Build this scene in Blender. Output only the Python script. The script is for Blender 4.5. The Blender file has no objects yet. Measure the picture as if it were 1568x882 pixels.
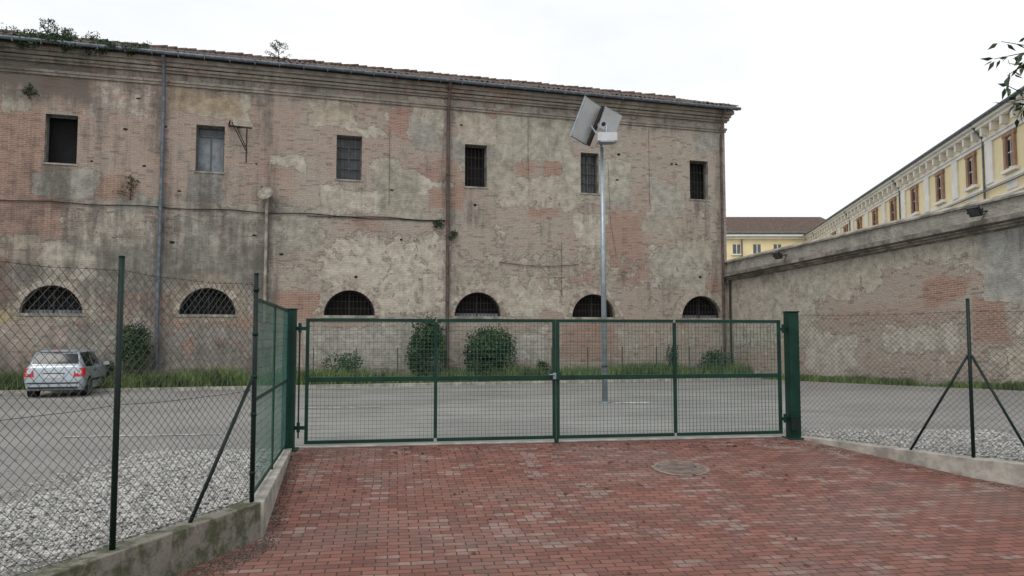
import bpy, bmesh, math, random
import numpy as np
from mathutils import Vector, Matrix
random.seed(7)
scene=bpy.context.scene
V=Vector
# ------------------------------------------------------------------ helpers
def new_mat(name):
    m=bpy.data.materials.new(name); m.use_nodes=True
    nt=m.node_tree; b=nt.nodes['Principled BSDF']
    return m,nt,b
def N(nt,typ,**kw):
    n=nt.nodes.new(typ)
    for k,v in kw.items(): setattr(n,k,v)
    return n
def mixc(nt,fac,a,b,blend='MIX'):
    n=nt.nodes.new('ShaderNodeMix'); n.data_type='RGBA'; n.blend_type=blend
    for i,val in ((0,fac),(6,a),(7,b)):
        if hasattr(val,'links'): nt.links.new(val,n.inputs[i])
        else: n.inputs[i].default_value=val if i==0 else (tuple(val)+(1,) if len(val)==3 else val)
    return n.outputs[2]
def math_(nt,op,a,b=None,c=None,clamp=False):
    n=nt.nodes.new('ShaderNodeMath'); n.operation=op; n.use_clamp=clamp
    for i,val in enumerate((a,b,c)):
        if val is None: continue
        if hasattr(val,'links'): nt.links.new(val,n.inputs[i])
        else: n.inputs[i].default_value=val
    return n.outputs[0]
def sstep(nt,val,lo,hi):
    n=nt.nodes.new('ShaderNodeMapRange'); n.interpolation_type='SMOOTHSTEP'
    nt.links.new(val,n.inputs[0]); n.inputs[1].default_value=lo; n.inputs[2].default_value=hi
    return n.outputs[0]
def noise(nt,vec,scale,detail=4,rough=.6,dist=0):
    n=N(nt,'ShaderNodeTexNoise'); n.inputs['Scale'].default_value=scale
    n.inputs['Detail'].default_value=detail; n.inputs['Roughness'].default_value=rough; n.inputs['Distortion'].default_value=dist
    if vec is not None: nt.links.new(vec,n.inputs['Vector'])
    return n.outputs[0]
def mapping(nt,vec,scale=(1,1,1),rot=(0,0,0),loc=(0,0,0)):
    n=N(nt,'ShaderNodeMapping'); n.inputs['Scale'].default_value=scale; n.inputs['Rotation'].default_value=rot; n.inputs['Location'].default_value=loc
    nt.links.new(vec,n.inputs['Vector']); return n.outputs[0]
def bump(nt,b,h,strength=.4,dist=.02):
    n=N(nt,'ShaderNodeBump'); n.inputs['Strength'].default_value=strength; n.inputs['Distance'].default_value=dist
    nt.links.new(h,n.inputs['Height']); nt.links.new(n.outputs[0],b.inputs['Normal'])
def simple(name,col,rough=.7,var=.25,scale=4,metal=0,bumps=.15,dark=None,spec=.4):
    m,nt,b=new_mat(name)
    tc=N(nt,'ShaderNodeTexCoord')
    n1=noise(nt,tc.outputs['Object'],scale,4,.65)
    f=sstep(nt,n1,.35,.68)
    d=dark if dark else tuple(c*(1-var) for c in col)
    l=tuple(min(1,c*(1+var*.6)) for c in col)
    nt.links.new(mixc(nt,f,d,l),b.inputs['Base Color'])
    b.inputs['Roughness'].default_value=rough; b.inputs['Metallic'].default_value=metal
    b.inputs['Specular IOR Level'].default_value=spec
    if bumps: bump(nt,b,noise(nt,tc.outputs['Object'],scale*8,2),bumps,.01)
    return m
class MB:
    def __init__(s): s.v=[]; s.f=[]; s.m=[]
    def vert(s,p): s.v.append(tuple(p)); return len(s.v)-1
    def face(s,ids,m=0): s.f.append(tuple(ids)); s.m.append(m)
    def poly(s,pts,m=0):
        i=len(s.v); s.v.extend(tuple(p) for p in pts); s.face(range(i,i+len(pts)),m)
    def hexa(s,c,m=0):
        i=len(s.v); s.v.extend(tuple(p) for p in c)
        for q in ((3,2,1,0),(4,5,6,7),(0,1,5,4),(1,2,6,5),(2,3,7,6),(3,0,4,7)): s.face([i+k for k in q],m)
    def fbox(s,F,a0,a1,d0,d1,z0,z1,m=0):
        s.hexa([F(a0,d0,z0),F(a1,d0,z0),F(a1,d1,z0),F(a0,d1,z0),F(a0,d0,z1),F(a1,d0,z1),F(a1,d1,z1),F(a0,d1,z1)],m)
    def box(s,x0,x1,y0,y1,z0,z1,m=0): s.fbox(lambda a,b,c:(a,b,c),x0,x1,y0,y1,z0,z1,m)
    def obox(s,c,ax,ay,az,m=0):
        c=V(c);ax=V(ax);ay=V(ay);az=V(az)
        s.hexa([c-ax-ay-az,c+ax-ay-az,c+ax+ay-az,c-ax+ay-az,c-ax-ay+az,c+ax-ay+az,c+ax+ay+az,c-ax+ay+az],m)
    def tube(s,p,q,r,n=8,m=0,r2=None,caps=True):
        p=V(p);q=V(q);d=(q-p)
        if d.length<1e-6: return
        d.normalize(); u=d.orthogonal().normalized(); w=d.cross(u)
        r2=r if r2 is None else r2
        i=len(s.v)
        for k in range(n):
            a=2*math.pi*k/n; o=u*math.cos(a)+w*math.sin(a)
            s.v.append(tuple(p+o*r)); s.v.append(tuple(q+o*r2))
        for k in range(n):
            a=i+2*k; b=i+2*((k+1)%n); s.face((a,b,b+1,a+1),m)
        if caps and n>3:
            s.face([i+2*k for k in range(n)][::-1],m); s.face([i+2*k+1 for k in range(n)],m)
    def path(s,pts,r,n=8,m=0):
        for a,b in zip(pts[:-1],pts[1:]): s.tube(a,b,r,n,m)
    def obj(s,name,mats,parent=None,smooth=False):
        me=bpy.data.meshes.new(name); me.from_pydata(s.v,[],s.f)
        for m in mats: me.materials.append(m)
        me.polygons.foreach_set('material_index',s.m)
        if smooth: me.polygons.foreach_set('use_smooth',[True]*len(s.f))
        me.update()
        o=bpy.data.objects.new(name,me); scene.collection.objects.link(o)
        if parent: o.parent=parent
        return o
def empty(name):
    o=bpy.data.objects.new(name,None); scene.collection.objects.link(o); o.empty_display_size=.3
    return o
_lat={}
def vnoise(x,y,seed):
    if seed not in _lat: _lat[seed]=np.random.RandomState(seed).rand(256,256)
    L=_lat[seed]; xi=np.floor(x).astype(int); yi=np.floor(y).astype(int)
    fx=x-xi; fy=y-yi; fx=fx*fx*(3-2*fx); fy=fy*fy*(3-2*fy)
    g=lambda a,b:L[a%256,b%256]
    return (g(xi,yi)*(1-fx)+g(xi+1,yi)*fx)*(1-fy)+(g(xi,yi+1)*(1-fx)+g(xi+1,yi+1)*fx)*fy
def fbm(x,y,sc,octv=4,seed=1):
    t=0;a=1;s=0
    for o in range(octv):
        t=t+a*vnoise(x*sc*2**o+17.3*o,y*sc*2**o+9.1*o,seed+o); s+=a; a*=.55
    return t/s
def ss(x,a,b):
    t=np.clip((x-a)/(b-a),0,1); return t*t*(3-2*t)

# ------------------------------------------------------------------ frames of reference (metres)
C=V((9.90,34.47,0)); dl=V((-.9604,-.2785,0)); on=V((.2785,-.9604,0))
def FA(s,d,z): return C+dl*s+on*d+V((0,0,z))            # facade
wd=V((.3147,-.9492,0)); wn=V((-.9492,-.3147,0))
SH=.043
def WA(s,d,z): return C+wd*s+wn*d+V((0,0,z+SH*s))        # perimeter wall (rises with the ground)
def terr(x,y):
    sw=(x-9.9)*.3147+(y-34.47)*-.9492; dist=(x-9.9)*-.9492+(y-34.47)*-.3147
    return .028*np.clip(sw,0,24)*ss(1-dist/6.0,0,1)
GP=V((-3.65,12.58,0)); gd=V((.9872,.1595,0)); gn=V((.1595,-.9872,0))
def GA(u,d,z): return GP+gd*u+gn*d+V((0,0,z))            # gate line
def gated(x,y): return (x+3.65)*.1595+(y-12.58)*-.9872
def pavez(x,y):
    d=gated(x,y)
    return -.09*np.clip(d,0,4)-.015*np.clip(d-4,0,40)

# ------------------------------------------------------------------ materials
def masonry(name,brickA,brickB,mortar,bw=.25,bh=.068):
    m,nt,b=new_mat(name)
    uv=N(nt,'ShaderNodeUVMap').outputs[0]
    at=N(nt,'ShaderNodeAttribute',attribute_name='mask'); pc=N(nt,'ShaderNodeAttribute',attribute_name='pcol')
    sep=N(nt,'ShaderNodeSeparateColor'); nt.links.new(at.outputs['Color'],sep.inputs[0])
    R,G,B=sep.outputs[0],sep.outputs[1],sep.outputs[2]; A=at.outputs['Alpha']
    br=N(nt,'ShaderNodeTexBrick'); br.offset=.5
    br.inputs['Scale'].default_value=1; br.inputs['Brick Width'].default_value=bw; br.inputs['Row Height'].default_value=bh
    br.inputs['Mortar Size'].default_value=.011; br.inputs['Mortar Smooth'].default_value=.3; br.inputs['Bias'].default_value=-.1
    br.inputs['Color1'].default_value=brickA+(1,); br.inputs['Color2'].default_value=brickB+(1,); br.inputs['Mortar'].default_value=mortar+(1,)
    nt.links.new(uv,br.inputs['Vector'])
    col=br.outputs['Color']
    n1=noise(nt,uv,1.1,5,.7); n2=noise(nt,uv,6.5,4,.78); n3=noise(nt,uv,24,2,.7)
    dusty=mixc(nt,sstep(nt,n3,.3,.7),(.30,.272,.232),(.49,.452,.392))
    f=math_(nt,'ADD',math_(nt,'MULTIPLY',n1,.7),math_(nt,'MULTIPLY',n2,1.0))
    f=math_(nt,'SUBTRACT',f,math_(nt,'MULTIPLY',B,.8))
    f=sstep(nt,f,.30,.70)
    col=mixc(nt,math_(nt,'MULTIPLY',f,.86),col,dusty)
    red=mixc(nt,n3,(.25,.115,.08),(.40,.22,.165))
    fr=math_(nt,'MULTIPLY',sstep(nt,math_(nt,'ADD',math_(nt,'MULTIPLY',B,.55),math_(nt,'MULTIPLY',n2,.65)),.49,.70),math_(nt,'SUBTRACT',1.0,br.outputs['Fac']))
    col=mixc(nt,math_(nt,'MULTIPLY',fr,.62),col,red)
    vb=N(nt,'ShaderNodeTexWhiteNoise'); vb.noise_dimensions='2D'
    sn=N(nt,'ShaderNodeVectorMath',operation='SNAP'); sn.inputs[1].default_value=(bw,bh,1); nt.links.new(uv,sn.inputs[0]); nt.links.new(sn.outputs[0],vb.inputs['Vector'])
    col=mixc(nt,math_(nt,'MULTIPLY',sstep(nt,vb.outputs[0],.86,.97),.45),col,(.14,.10,.085))
    e=math_(nt,'ADD',R,math_(nt,'MULTIPLY',math_(nt,'SUBTRACT',noise(nt,uv,1.9,6,.72,.3),.5),1.25))
    pf=sstep(nt,e,.50,.53)
    pn=noise(nt,uv,2.6,4,.75)
    pcol=mixc(nt,sstep(nt,pn,.3,.7),(.68,.665,.64),(1.15,1.14,1.12)); pcol=mixc(nt,1.0,pc.outputs['Color'],pcol,'MULTIPLY')
    col=mixc(nt,math_(nt,'MULTIPLY',pf,.93),col,pcol)
    edge=math_(nt,'MULTIPLY',sstep(nt,e,.47,.50),math_(nt,'SUBTRACT',1.0,sstep(nt,e,.50,.525)))
    col=mixc(nt,math_(nt,'MULTIPLY',edge,.4),col,(.11,.09,.075))
    wf=sstep(nt,math_(nt,'ADD',A,math_(nt,'MULTIPLY',math_(nt,'SUBTRACT',noise(nt,uv,3.1,5,.78),.5),1.4)),.48,.68)
    col=mixc(nt,math_(nt,'MULTIPLY',wf,.6),col,(.58,.55,.50))
    st=noise(nt,mapping(nt,uv,(3.2,.35,1)),1.0,5,.7)
    g=math_(nt,'ADD',G,math_(nt,'MULTIPLY',math_(nt,'SUBTRACT',math_(nt,'ADD',st,n1),1.0),1.5))
    g=sstep(nt,g,.12,.85)
    col=mixc(nt,math_(nt,'MULTIPLY',g,.72),col,(.092,.082,.072))
    nt.links.new(col,b.inputs['Base Color']); b.inputs['Roughness'].default_value=.95; b.inputs['Specular IOR Level'].default_value=.15
    h=math_(nt,'ADD',math_(nt,'SUBTRACT',math_(nt,'MULTIPLY',pf,.7),math_(nt,'MULTIPLY',br.outputs['Fac'],.35)),math_(nt,'MULTIPLY',n2,1.6))
    bump(nt,b,h,.8,.035)
    return m
M_fac=masonry('old_brick_and_plaster',(.31,.18,.14),(.40,.275,.22),(.40,.36,.305))
M_stone=simple('weathered_render',(.31,.285,.24),.95,.45,2.2,bumps=.5)
M_ring=simple('arch_bricks',(.37,.29,.235),.95,.4,5,bumps=.5)
M_ring2=simple('arch_bricks_pale',(.40,.36,.305),.95,.4,3,bumps=.5)
M_moulding=simple('dirty_cornice',(.26,.235,.20),.95,.55,1.6,bumps=.5)
M_tile=simple('roof_tile',(.12,.085,.068),.95,.55,6,bumps=.5)
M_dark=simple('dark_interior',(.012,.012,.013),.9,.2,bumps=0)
M_frame=simple('old_window_frame',(.12,.12,.12),.7,.4,9)
M_glass=simple('dirty_glass',(.06,.07,.075),.3,.5,2,bumps=0)
M_board=simple('grey_board',(.18,.205,.225),.7,.3,3)
M_bars=simple('rusty_bars',(.035,.028,.024),.8,.4,9)
M_pipeg=simple('zinc_pipe',(.13,.155,.18),.5,.35,5,metal=.3)
M_piper=simple('rusty_pipe',(.12,.085,.075),.7,.45,4,metal=.2)
M_green=simple('green_paint',(.003,.036,.024),.5,.3,3,bumps=.04,spec=.3)
M_greend=simple('dark_green_paint',(.007,.020,.016),.5,.3,3,bumps=.05,spec=.3)
M_mesh=simple('green_mesh_wire',(.05,.13,.105),.5,.25,3,bumps=0)
M_wire=simple('chain_link_wire',(.06,.075,.066),.5,.3,3,metal=.2,bumps=0)
M_conc=simple('concrete',(.38,.36,.315),.9,.35,3,bumps=.4)
M_leaf=simple('shrub_leaves',(.04,.075,.022),.6,.55,1.6,bumps=0,dark=(.010,.026,.009))
M_leaf2=simple('ivy_leaves',(.04,.075,.025),.6,.5,2.5,bumps=0,dark=(.012,.028,.012))
M_grass=simple('grass_blades',(.13,.185,.055),.7,.5,1.2,bumps=0,dark=(.07,.10,.035))
M_soil=simple('soil',(.09,.085,.05),.95,.5,3,bumps=.6)
M_bark=simple('bark',(.06,.05,.04),.9,.4,12,bumps=.6)
M_white=simple('white_metal',(.56,.57,.58),.45,.1,2,bumps=0)
M_galv=simple('galvanised_steel',(.33,.38,.42),.42,.2,4,metal=.55,bumps=0)
M_black=simple('black_plastic',(.015,.015,.016),.5,.2,4,bumps=0)
M_yellow=simple('yellow_render',(.82,.70,.42),.9,.06,.5,bumps=.1)
M_cream=simple('cream_trim',(.78,.755,.69),.85,.10,1,bumps=.1)
M_tan=simple('tan_brick_trim',(.34,.21,.15),.9,.2,3,bumps=.2)
M_deadleaf=simple('dead_leaves',(.07,.04,.025),.9,.5,6,bumps=0)

# ------------------------------------------------------------------ painted masonry sheets
def painted_sheet(name,Fn,s0,s1,z0,z1,step,xs_extra,zs_extra,holes,arches,paint,mat,parent):
    xs=np.unique(np.round(np.concatenate([np.arange(s0,s1+1e-6,step),xs_extra]),4)); zs=np.unique(np.round(np.concatenate([np.arange(z0,z1+1e-6,step),zs_extra]),4))
    def clean(a,keep):
        out=[a[0]]
        for v in a[1:]:
            if v-out[-1]<.03:
                if any(abs(v-k)<1e-3 for k in keep): out[-1]=v
                continue
            out.append(v)
        return np.array(out)
    xs=clean(xs,xs_extra); zs=clean(zs,zs_extra)
    nx,nz=len(xs),len(zs)
    S,Z=np.meshgrid(xs,zs,indexing='ij'); S=S.copy();Z=Z.copy()
    Sc=(xs[:-1,None]+xs[1:,None])/2+0*zs[None,:-1]; Zc=0*xs[:-1,None]+(zs[None,:-1]+zs[None,1:])/2
    keep=np.ones((nx-1,nz-1),bool)
    for (a,b,c,d) in holes: keep&=~((Sc>a)&(Sc<b)&(Zc>c)&(Zc<d))
    for (sc,zb,r) in arches:
        keep&=~((np.hypot(Sc-sc,Zc-zb)<r)&(Zc>zb))
        dd=np.hypot(S-sc,Z-zb); nr=(abs(dd-r)<step*.6)&(Z>=zb-.001)
        S[nr]=sc+(S[nr]-sc)*r/dd[nr]; Z[nr]=zb+(Z[nr]-zb)*r/dd[nr]
    mask,pcol=paint(S,Z)
    verts=[tuple(Fn(s,0,z)) for s,z in zip(S.ravel(),Z.ravel())]
    ii,jj=np.nonzero(keep); a=ii*nz+jj
    faces=np.stack([a,a+nz,a+nz+1,a+1],1).tolist()
    me=bpy.data.meshes.new(name); me.from_pydata(verts,[],faces); me.materials.append(mat)
    at=me.attributes.new('mask','FLOAT_COLOR','POINT'); at.data.foreach_set('color',np.stack([mask[k].ravel() for k in range(4)],1).astype(np.float32).ravel())
    at=me.attributes.new('pcol','FLOAT_COLOR','POINT'); at.data.foreach_set('color',np.concatenate([pcol.reshape(-1,3),np.ones((S.size,1))],1).astype(np.float32).ravel())
    uv=me.uv_layers.new(name='UVMap'); li=np.zeros(len(me.loops),int); me.loops.foreach_get('vertex_index',li)
    U=np.stack([S.ravel()[li],Z.ravel()[li]],1).astype(np.float32); uv.data.foreach_set('uv',U.ravel())
    o=bpy.data.objects.new(name,me); scene.collection.objects.link(o); o.parent=parent
    return o
def patch(S,Z,a,b,c,d,soft,seed):
    n=(fbm(S,Z,.9,4,seed)-.5)*1.3
    ex=np.minimum(S-a,b-S); ez=np.minimum(Z-c,d-Z)
    return ss(np.minimum(ex,ez)+n*.55,-soft,soft)
WIN=[(26.82,27.87),(21.79,22.81),(16.6,17.6),(11.4,12.36),(6.33,7.18),(.9,1.84)]
ZW0,ZW1=8.13,9.92
ARC=[27.45,22.25,17.0,11.77,6.61,1.34]; ZA=2.70; RA=1.03
def paint_facade(S,Z):
    pl=.33+.42*(fbm(S,Z,.33,4,3)-.5)*2; st=.09+.44*(fbm(S,Z,.22,4,23)-.42); rd=.22+.75*(fbm(S,Z,.28,4,43)-.5); wh=.22+.3*(fbm(S,Z,.5,3,83)-.5)
    pc=np.zeros(S.shape+(3,)); pc[...]=(.425,.39,.335)
    tv=fbm(S,Z,.4,3,63)[...,None]; pc=pc*(.75+.5*tv)
    def P(a,b,c,d,col,k=.95,soft=.25,seed=5):
        nonlocal pl,pc
        p=patch(S,Z,a,b,c,d,soft,seed); pl=pl*(1-p)+k*p; pc[:]=pc*(1-p[...,None])+np.array(col)*p[...,None]
    def Bk(a,b,c,d,red,whv=.1,seed=5,soft=.4,k=.15):
        nonlocal pl,rd,wh
        p=patch(S,Z,a,b,c,d,soft,seed); pl=pl*(1-p)+k*p; rd=rd*(1-p)+red*.85*p; wh=wh*(1-p)+whv*p
    def D(a,b,c,d,k,seed=5,soft=.6):
        nonlocal st
        p=patch(S,Z,a,b,c,d,soft,seed); st=st+k*p
    grey=(.355,.345,.315); beige=(.475,.435,.365); light=(.53,.49,.425); tan=(.40,.325,.235)
    Bk(19,34,6.9,11.3,.46,.24,101,k=.20); Bk(2,12.5,5.0,7.9,.36,.34,102,.8,.22); Bk(8.5,19,8,11.2,.44,.30,103,.8,.22); Bk(0,8,9.3,11.2,.32,.38,104,.7,.24); Bk(13,19.5,4.8,6.7,.36,.34,105,.7,.24)
    R=random.Random(4)
    for i in range(52):
        a=R.uniform(0,31); c=R.uniform(2.6,11); w=R.uniform(.4,2.1); h=R.uniform(.4,1.5)
        col=R.choice([grey,beige,light,(.40,.37,.315),(.45,.40,.325)]); P(a,a+w,c,c+h,col,R.uniform(.56,.95),R.choice([.08,.2,.3]),400+i*3)
    for i in range(38):
        a=R.uniform(0,31); c=R.uniform(1,11); Bk(a,a+R.uniform(.4,2.0),c,c+R.uniform(.3,1.3),R.uniform(.5,.95),.08,600+i*3,.25)
    Bk(24,26.8,9.8,11.7,.5,.54,1); P(21.2,23.7,10.4,11.3,tan,seed=2); Bk(28.1,34,6.9,10,.95,0,3)
    P(26.1,28.3,6.75,7.9,grey,.85,seed=4); Bk(27.4,34,5.6,6.7,1.0,0,5); D(26.5,34,10.4,12.4,.48,6)
    P(21.7,23.2,6.95,8.1,(.28,.278,.265),1.0,.12,7); P(15.1,18.1,6.75,7.8,light,.75,seed=8); P(14.3,15.9,6.7,8.7,(.39,.37,.305),1.0,.08,seed=9)
    P(13.4,14.7,9.5,10.8,grey,.9,seed=10); P(11,12.7,9.95,11.2,beige,.95,.12,seed=11); P(7.6,10.8,9.4,11.7,(.44,.42,.36),.92,seed=12)
    P(4.8,8.0,8.0,9.6,(.46,.44,.375),.94,seed=13); P(.0,1.7,10.4,11.6,grey,1,.15,seed=14); P(2.1,3.8,7.3,8.8,(.40,.385,.345),.98,.15,seed=15)
    P(7.0,10.8,7.3,8.8,(.47,.44,.375),.68,.3,35)
    P(13,18.2,2.8,6.0,light,.63,.6,seed=16); P(7.3,11.2,2.9,5.3,light,.73,.4,seed=17); Bk(4.2,6,4.6,7.4,.68,.1,18)
    P(28.3,34,1.2,2.8,(.46,.38,.17),.75,seed=19); P(20.1,26.3,3.6,5.2,(.30,.29,.262),.88,seed=20); P(25.9,27.8,4.0,5.2,light,.8,seed=21)
    P(18.0,22,5.1,7.0,(.385,.36,.31),.64,seed=24); P(1,4,4,6,(.44,.415,.36),.64,seed=26); P(4,12,3.8,5.8,(.44,.41,.345),.50,.6,seed=36)
    Bk(0,34,0,2.4,.42,.46,27); P(14.3,18.8,.6,2.3,(.42,.40,.36),.72,seed=22); Bk(5.6,8.1,1.1,2.4,.95,.3,23); Bk(20,24,1.3,2.6,.8,.3,28)
    P(8.8,10.4,.8,2.2,(.45,.43,.39),.7,seed=29); P(19.5,27,.7,2.4,(.31,.295,.27),.58,seed=37)
    D(19.8,34,2.6,6.9,.36,30,1.0); D(20,34,0,1.6,.28,31); D(0,34,11.0,12.5,.24,32,.4); D(0,34,0,.6,.24,33,.4); D(.0,.9,2,11,.16,34)
    D(19.8,34,6.9,12,.12,38)
    for a,b in WIN: D(a-.1,b+.1,6.4,8.3,.28,int(a*7)+40,.3)
    for k,a in enumerate(ARC):
        p=ss(1.6-np.hypot(S-a,Z-ZA),-.2,.35)*(Z>ZA-.3); pl=np.maximum(pl,p*(.62+.1*math.sin(k*3)))
        pc[:]=pc*(1-p[...,None]*.6)+np.array(beige if k!=1 else tan)*p[...,None]*.6
    for a in (23.95,13.1,20.2): D(a-.45,a+.35,.5,11,.22,int(a*5),.3)
    return np.stack([pl,st,rd,wh]),pc
bld=empty('old_brick_building')
xe=[e for w in WIN for e in w]+[a+k*RA for a in ARC for k in(-1,1)]
painted_sheet('front_wall',FA,0,34,-.3,12.4,.1,xe,[ZW0,ZW1,ZA],[(a,b,ZW0,ZW1) for a,b in WIN],[(a,ZA,RA) for a in ARC],paint_facade,M_fac,bld)
def paint_corn(S,Z):
    pl=.62+.6*(fbm(S,Z,.5,4,503)-.5); st=.18+.8*(fbm(S,Z,.45,4,523)-.45)+.25*ss(S,24,30); rd=.45+0*S; wh=.15+0*S
    pc=np.zeros(S.shape+(3,)); pc[...]=(.36,.33,.285); pc=pc*(.7+.6*fbm(S,Z,.6,3,540)[...,None])
    return np.stack([pl,st,rd,wh]),pc
BANDS=((11.33,11.43,.05),(11.43,11.52,.09),(11.78,11.87,.10),(11.87,11.97,.17),(12.0,12.14,.23),(12.14,12.3,.33))
for i,(z0,z1,d) in enumerate(BANDS):
    painted_sheet('cornice_band',(lambda dd:(lambda s,d,z:FA(s,dd,z)))(d+.002),-d,34,z0,z1,(z1-z0)*.9999,[],[],[],[],paint_corn,M_fac,bld)
mb=MB()
for z0,z1,d in BANDS: mb.fbox(FA,-d,34,.002,d,z0,z1,0)
mb.fbox(FA,-.25,34,.002,.45,12.302,12.345,1)
mb.obj('cornice',[M_moulding,M_bars],bld)
mb=MB()
mb.fbox(FA,-.003,-.0,-11,0,-.3,12.3,0); mb.fbox(FA,0,34,-11,-10.8,-.3,12.3,0); mb.fbox(FA,34,34.3,-11,0,-.3,12.3,0)
mb.poly([FA(0,0,12.3),FA(0,-11,12.3),FA(0,-5.5,14.4)],0)
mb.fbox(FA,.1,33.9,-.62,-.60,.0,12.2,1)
mb.obj('side_and_rear_walls',[M_stone,M_dark],bld)
def roof_sheet(name,s0,s1,d0,d1,z0,z1):
    n=int((s1-s0)/.045); rows=14
    vv=[];ff=[]; R=random.Random(2)
    jit=[[R.gauss(0,.014) for j in range(rows+1)] for i in range(n//5+2)]
    for i in range(n+1):
        s=s0+(s1-s0)*i/n
        for j in range(rows+1):
            t=j/rows; z=z0+(z1-z0)*t+.05*math.sin(2*math.pi*s/.225)+.02*math.sin(s*1.7+j)+(.03 if j%2 else 0)+jit[i//5][j]
            vv.append(tuple(FA(s,d0+(d1-d0)*t,z)))
    for i in range(n):
        for j in range(rows):
            a=i*(rows+1)+j; ff.append((a,a+rows+1,a+rows+2,a+1))
    me=bpy.data.meshes.new(name); me.from_pydata(vv,[],ff); me.materials.append(M_tile)
    o=bpy.data.objects.new(name,me); scene.collection.objects.link(o); o.parent=bld
roof_sheet('roof_front',-.45,34,.55,-5.5,12.44,14.66); roof_sheet('roof_rear',-.45,34,-5.5,-11.5,14.66,12.42)
mb=MB(); R=random.Random(9); s=-.45
while s<34: h=R.uniform(-.02,.03); mb.tube(FA(s,-5.5,14.74+h),FA(s+.42,-5.5,14.71+h),.12,8,0,.10); s+=.4
for (a,b) in ((.5,-5.5),(-5.5,-11.5)):
    z0=12.40 if a==.5 else 14.63; z1=14.63 if a==.5 else 12.4
    mb.hexa([FA(-.42,a,z0-.14),FA(-.38,a,z0-.14),FA(-.38,b,z1-.14),FA(-.42,b,z1-.14),FA(-.42,a,z0),FA(-.38,a,z0),FA(-.38,b,z1),FA(-.42,b,z1)],1)
s=-.4
while s<34: mb.fbox(FA,s,s+.08,.34,.5,12.35,12.40,1); s+=.55
mb.obj('roof_ridge',[M_tile,M_bars],bld)
mb=MB(); mb.tube(FA(-.5,.58,12.34),FA(34,.58,12.40),.075,8,0)
s=0
while s<34: mb.fbox(FA,s,s+.03,.49,.67,12.25,12.43,0); s+=.9
mb.obj('gutter',[M_pipeg],bld)
mb=MB()
def dpipe(s,mat,zend,r=.065):
    mb.path([FA(s,.55,12.31),FA(s,.36,12.0),FA(s,.16,11.2),FA(s,.13,10.9),FA(s,.13,zend)],r,10,mat)
    z=zend+.6
    while z<11: mb.tube(FA(s,.13,z),FA(s,.13,z+.06),r+.015,10,mat); z+=1.9
dpipe(23.95,0,.2); dpipe(13.1,1,.3,.07); dpipe(.28,1,.3,.06)
mb.path([FA(20.2,.12,7.3),FA(20.2,.12,2.4)],.06,10,2)
mb.obj('downpipes',[M_pipeg,M_piper,M_stone],bld)
mb=MB()
def cable(pts,r=.02,m=0): mb.path([FA(*p) for p in pts],r,6,m)
cable([(s,.04,6.72+.03*math.sin(s*2.1)-.004*(34-s)) for s in np.arange(13.2,34.1,.6)],.018)
cable([(s,.03,6.60+.02*math.sin(s*3)) for s in np.arange(13.2,19.0,.5)],.013)
cable([(s,.04,4.98-.12*math.sin((s-7.3)/3.6*math.pi)) for s in np.arange(7.3,11.0,.3)],.012)
for pts in ([(3.9,.03,11.2),(3.9,.03,7.8)],[(8.1,.03,5.9),(8.1,.03,3.6)],[(5.9,.03,9.6),(5.8,.03,6.9),(5.55,.03,5.5)],[(15.5,.03,7.2),(15.5,.03,10.4)],[(9.6,.03,11.3),(9.6,.03,8.6)]): cable(pts,.006)
mb.obj('wall_cables',[M_bars],bld)
mb=MB(); R=random.Random(21)
for i in range(22):
    s=R.uniform(.6,30); z=R.uniform(3.9,11)
    if any(a-.3<s<b+.3 for a,b in WIN) and 7.9<z<10.2: continue
    w=R.uniform(.04,.09); h=R.uniform(.03,.06)
    pts=[FA(s+w*math.cos(t)*R.uniform(.8,1.2),.006,z+h*math.sin(t)*R.uniform(.8,1.2)) for t in np.linspace(0,6.28,9)[:-1]]
    mb.poly(pts,0)
mb.obj('putlog_holes',[M_dark],bld)
wi=empty('upper_windows'); wi.parent=bld
mb=MB()
for k,(a,b) in enumerate(WIN):
    D=-.42
    for q in ([(a,0,ZW0),(a,D,ZW0),(a,D,ZW1),(a,0,ZW1)],[(b,0,ZW0),(b,D,ZW0),(b,D,ZW1),(b,0,ZW1)],[(a,0,ZW0),(b,0,ZW0),(b,D,ZW0),(a,D,ZW0)],[(a,0,ZW1),(b,0,ZW1),(b,D,ZW1),(a,D,ZW1)]):
        mb.poly([FA(*p) for p in q],0)
    mb.fbox(FA,a-.05,b+.05,-.25,.03,ZW0-.06,ZW0-.002,0)
    for s0,s1,z0,z1 in ((a,a+.06,ZW0,ZW1),(b-.06,b,ZW0,ZW1),(a+.06,b-.06,ZW1-.07,ZW1),(a+.06,b-.06,ZW0,ZW0+.06)):
        mb.fbox(FA,s0,s1,-.30,-.24,z0,z1,1)
    m=(a+b)/2
    if k==1:
        mb.fbox(FA,a+.05,b-.05,-.34,-.32,ZW0+.05,ZW1-.35,3); mb.fbox(FA,a+.05,b-.05,-.36,-.34,ZW1-.35,ZW1-.05,2); mb.fbox(FA,a+.05,b-.05,-.31,-.28,ZW1-.40,ZW1-.34,1); mb.fbox(FA,m-.02,m+.02,-.315,-.29,ZW0,ZW1-.4,1)
    if k in(2,4):
        mb.fbox(FA,a+.05,b-.05,-.36,-.34,ZW0+.05,ZW1-.05,2)
        for z in (ZW0+.48,ZW0+.9,ZW0+1.35): mb.fbox(FA,a+.06,b-.06,-.325,-.29,z,z+.035,1)
        mb.fbox(FA,m-.03,m+.03,-.33,-.285,ZW0+.06,ZW1-.07,1)
    if k in(2,3,5,4):
        for j in range(1,6): mb.tube(FA(a+j*(b-a)/6,-.16,ZW0),FA(a+j*(b-a)/6,-.16,ZW1),.010,6,4)
        for z in (8.5,8.95,9.4): mb.tube(FA(a,-.16,z),FA(b,-.16,z),.010,6,4)
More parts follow.
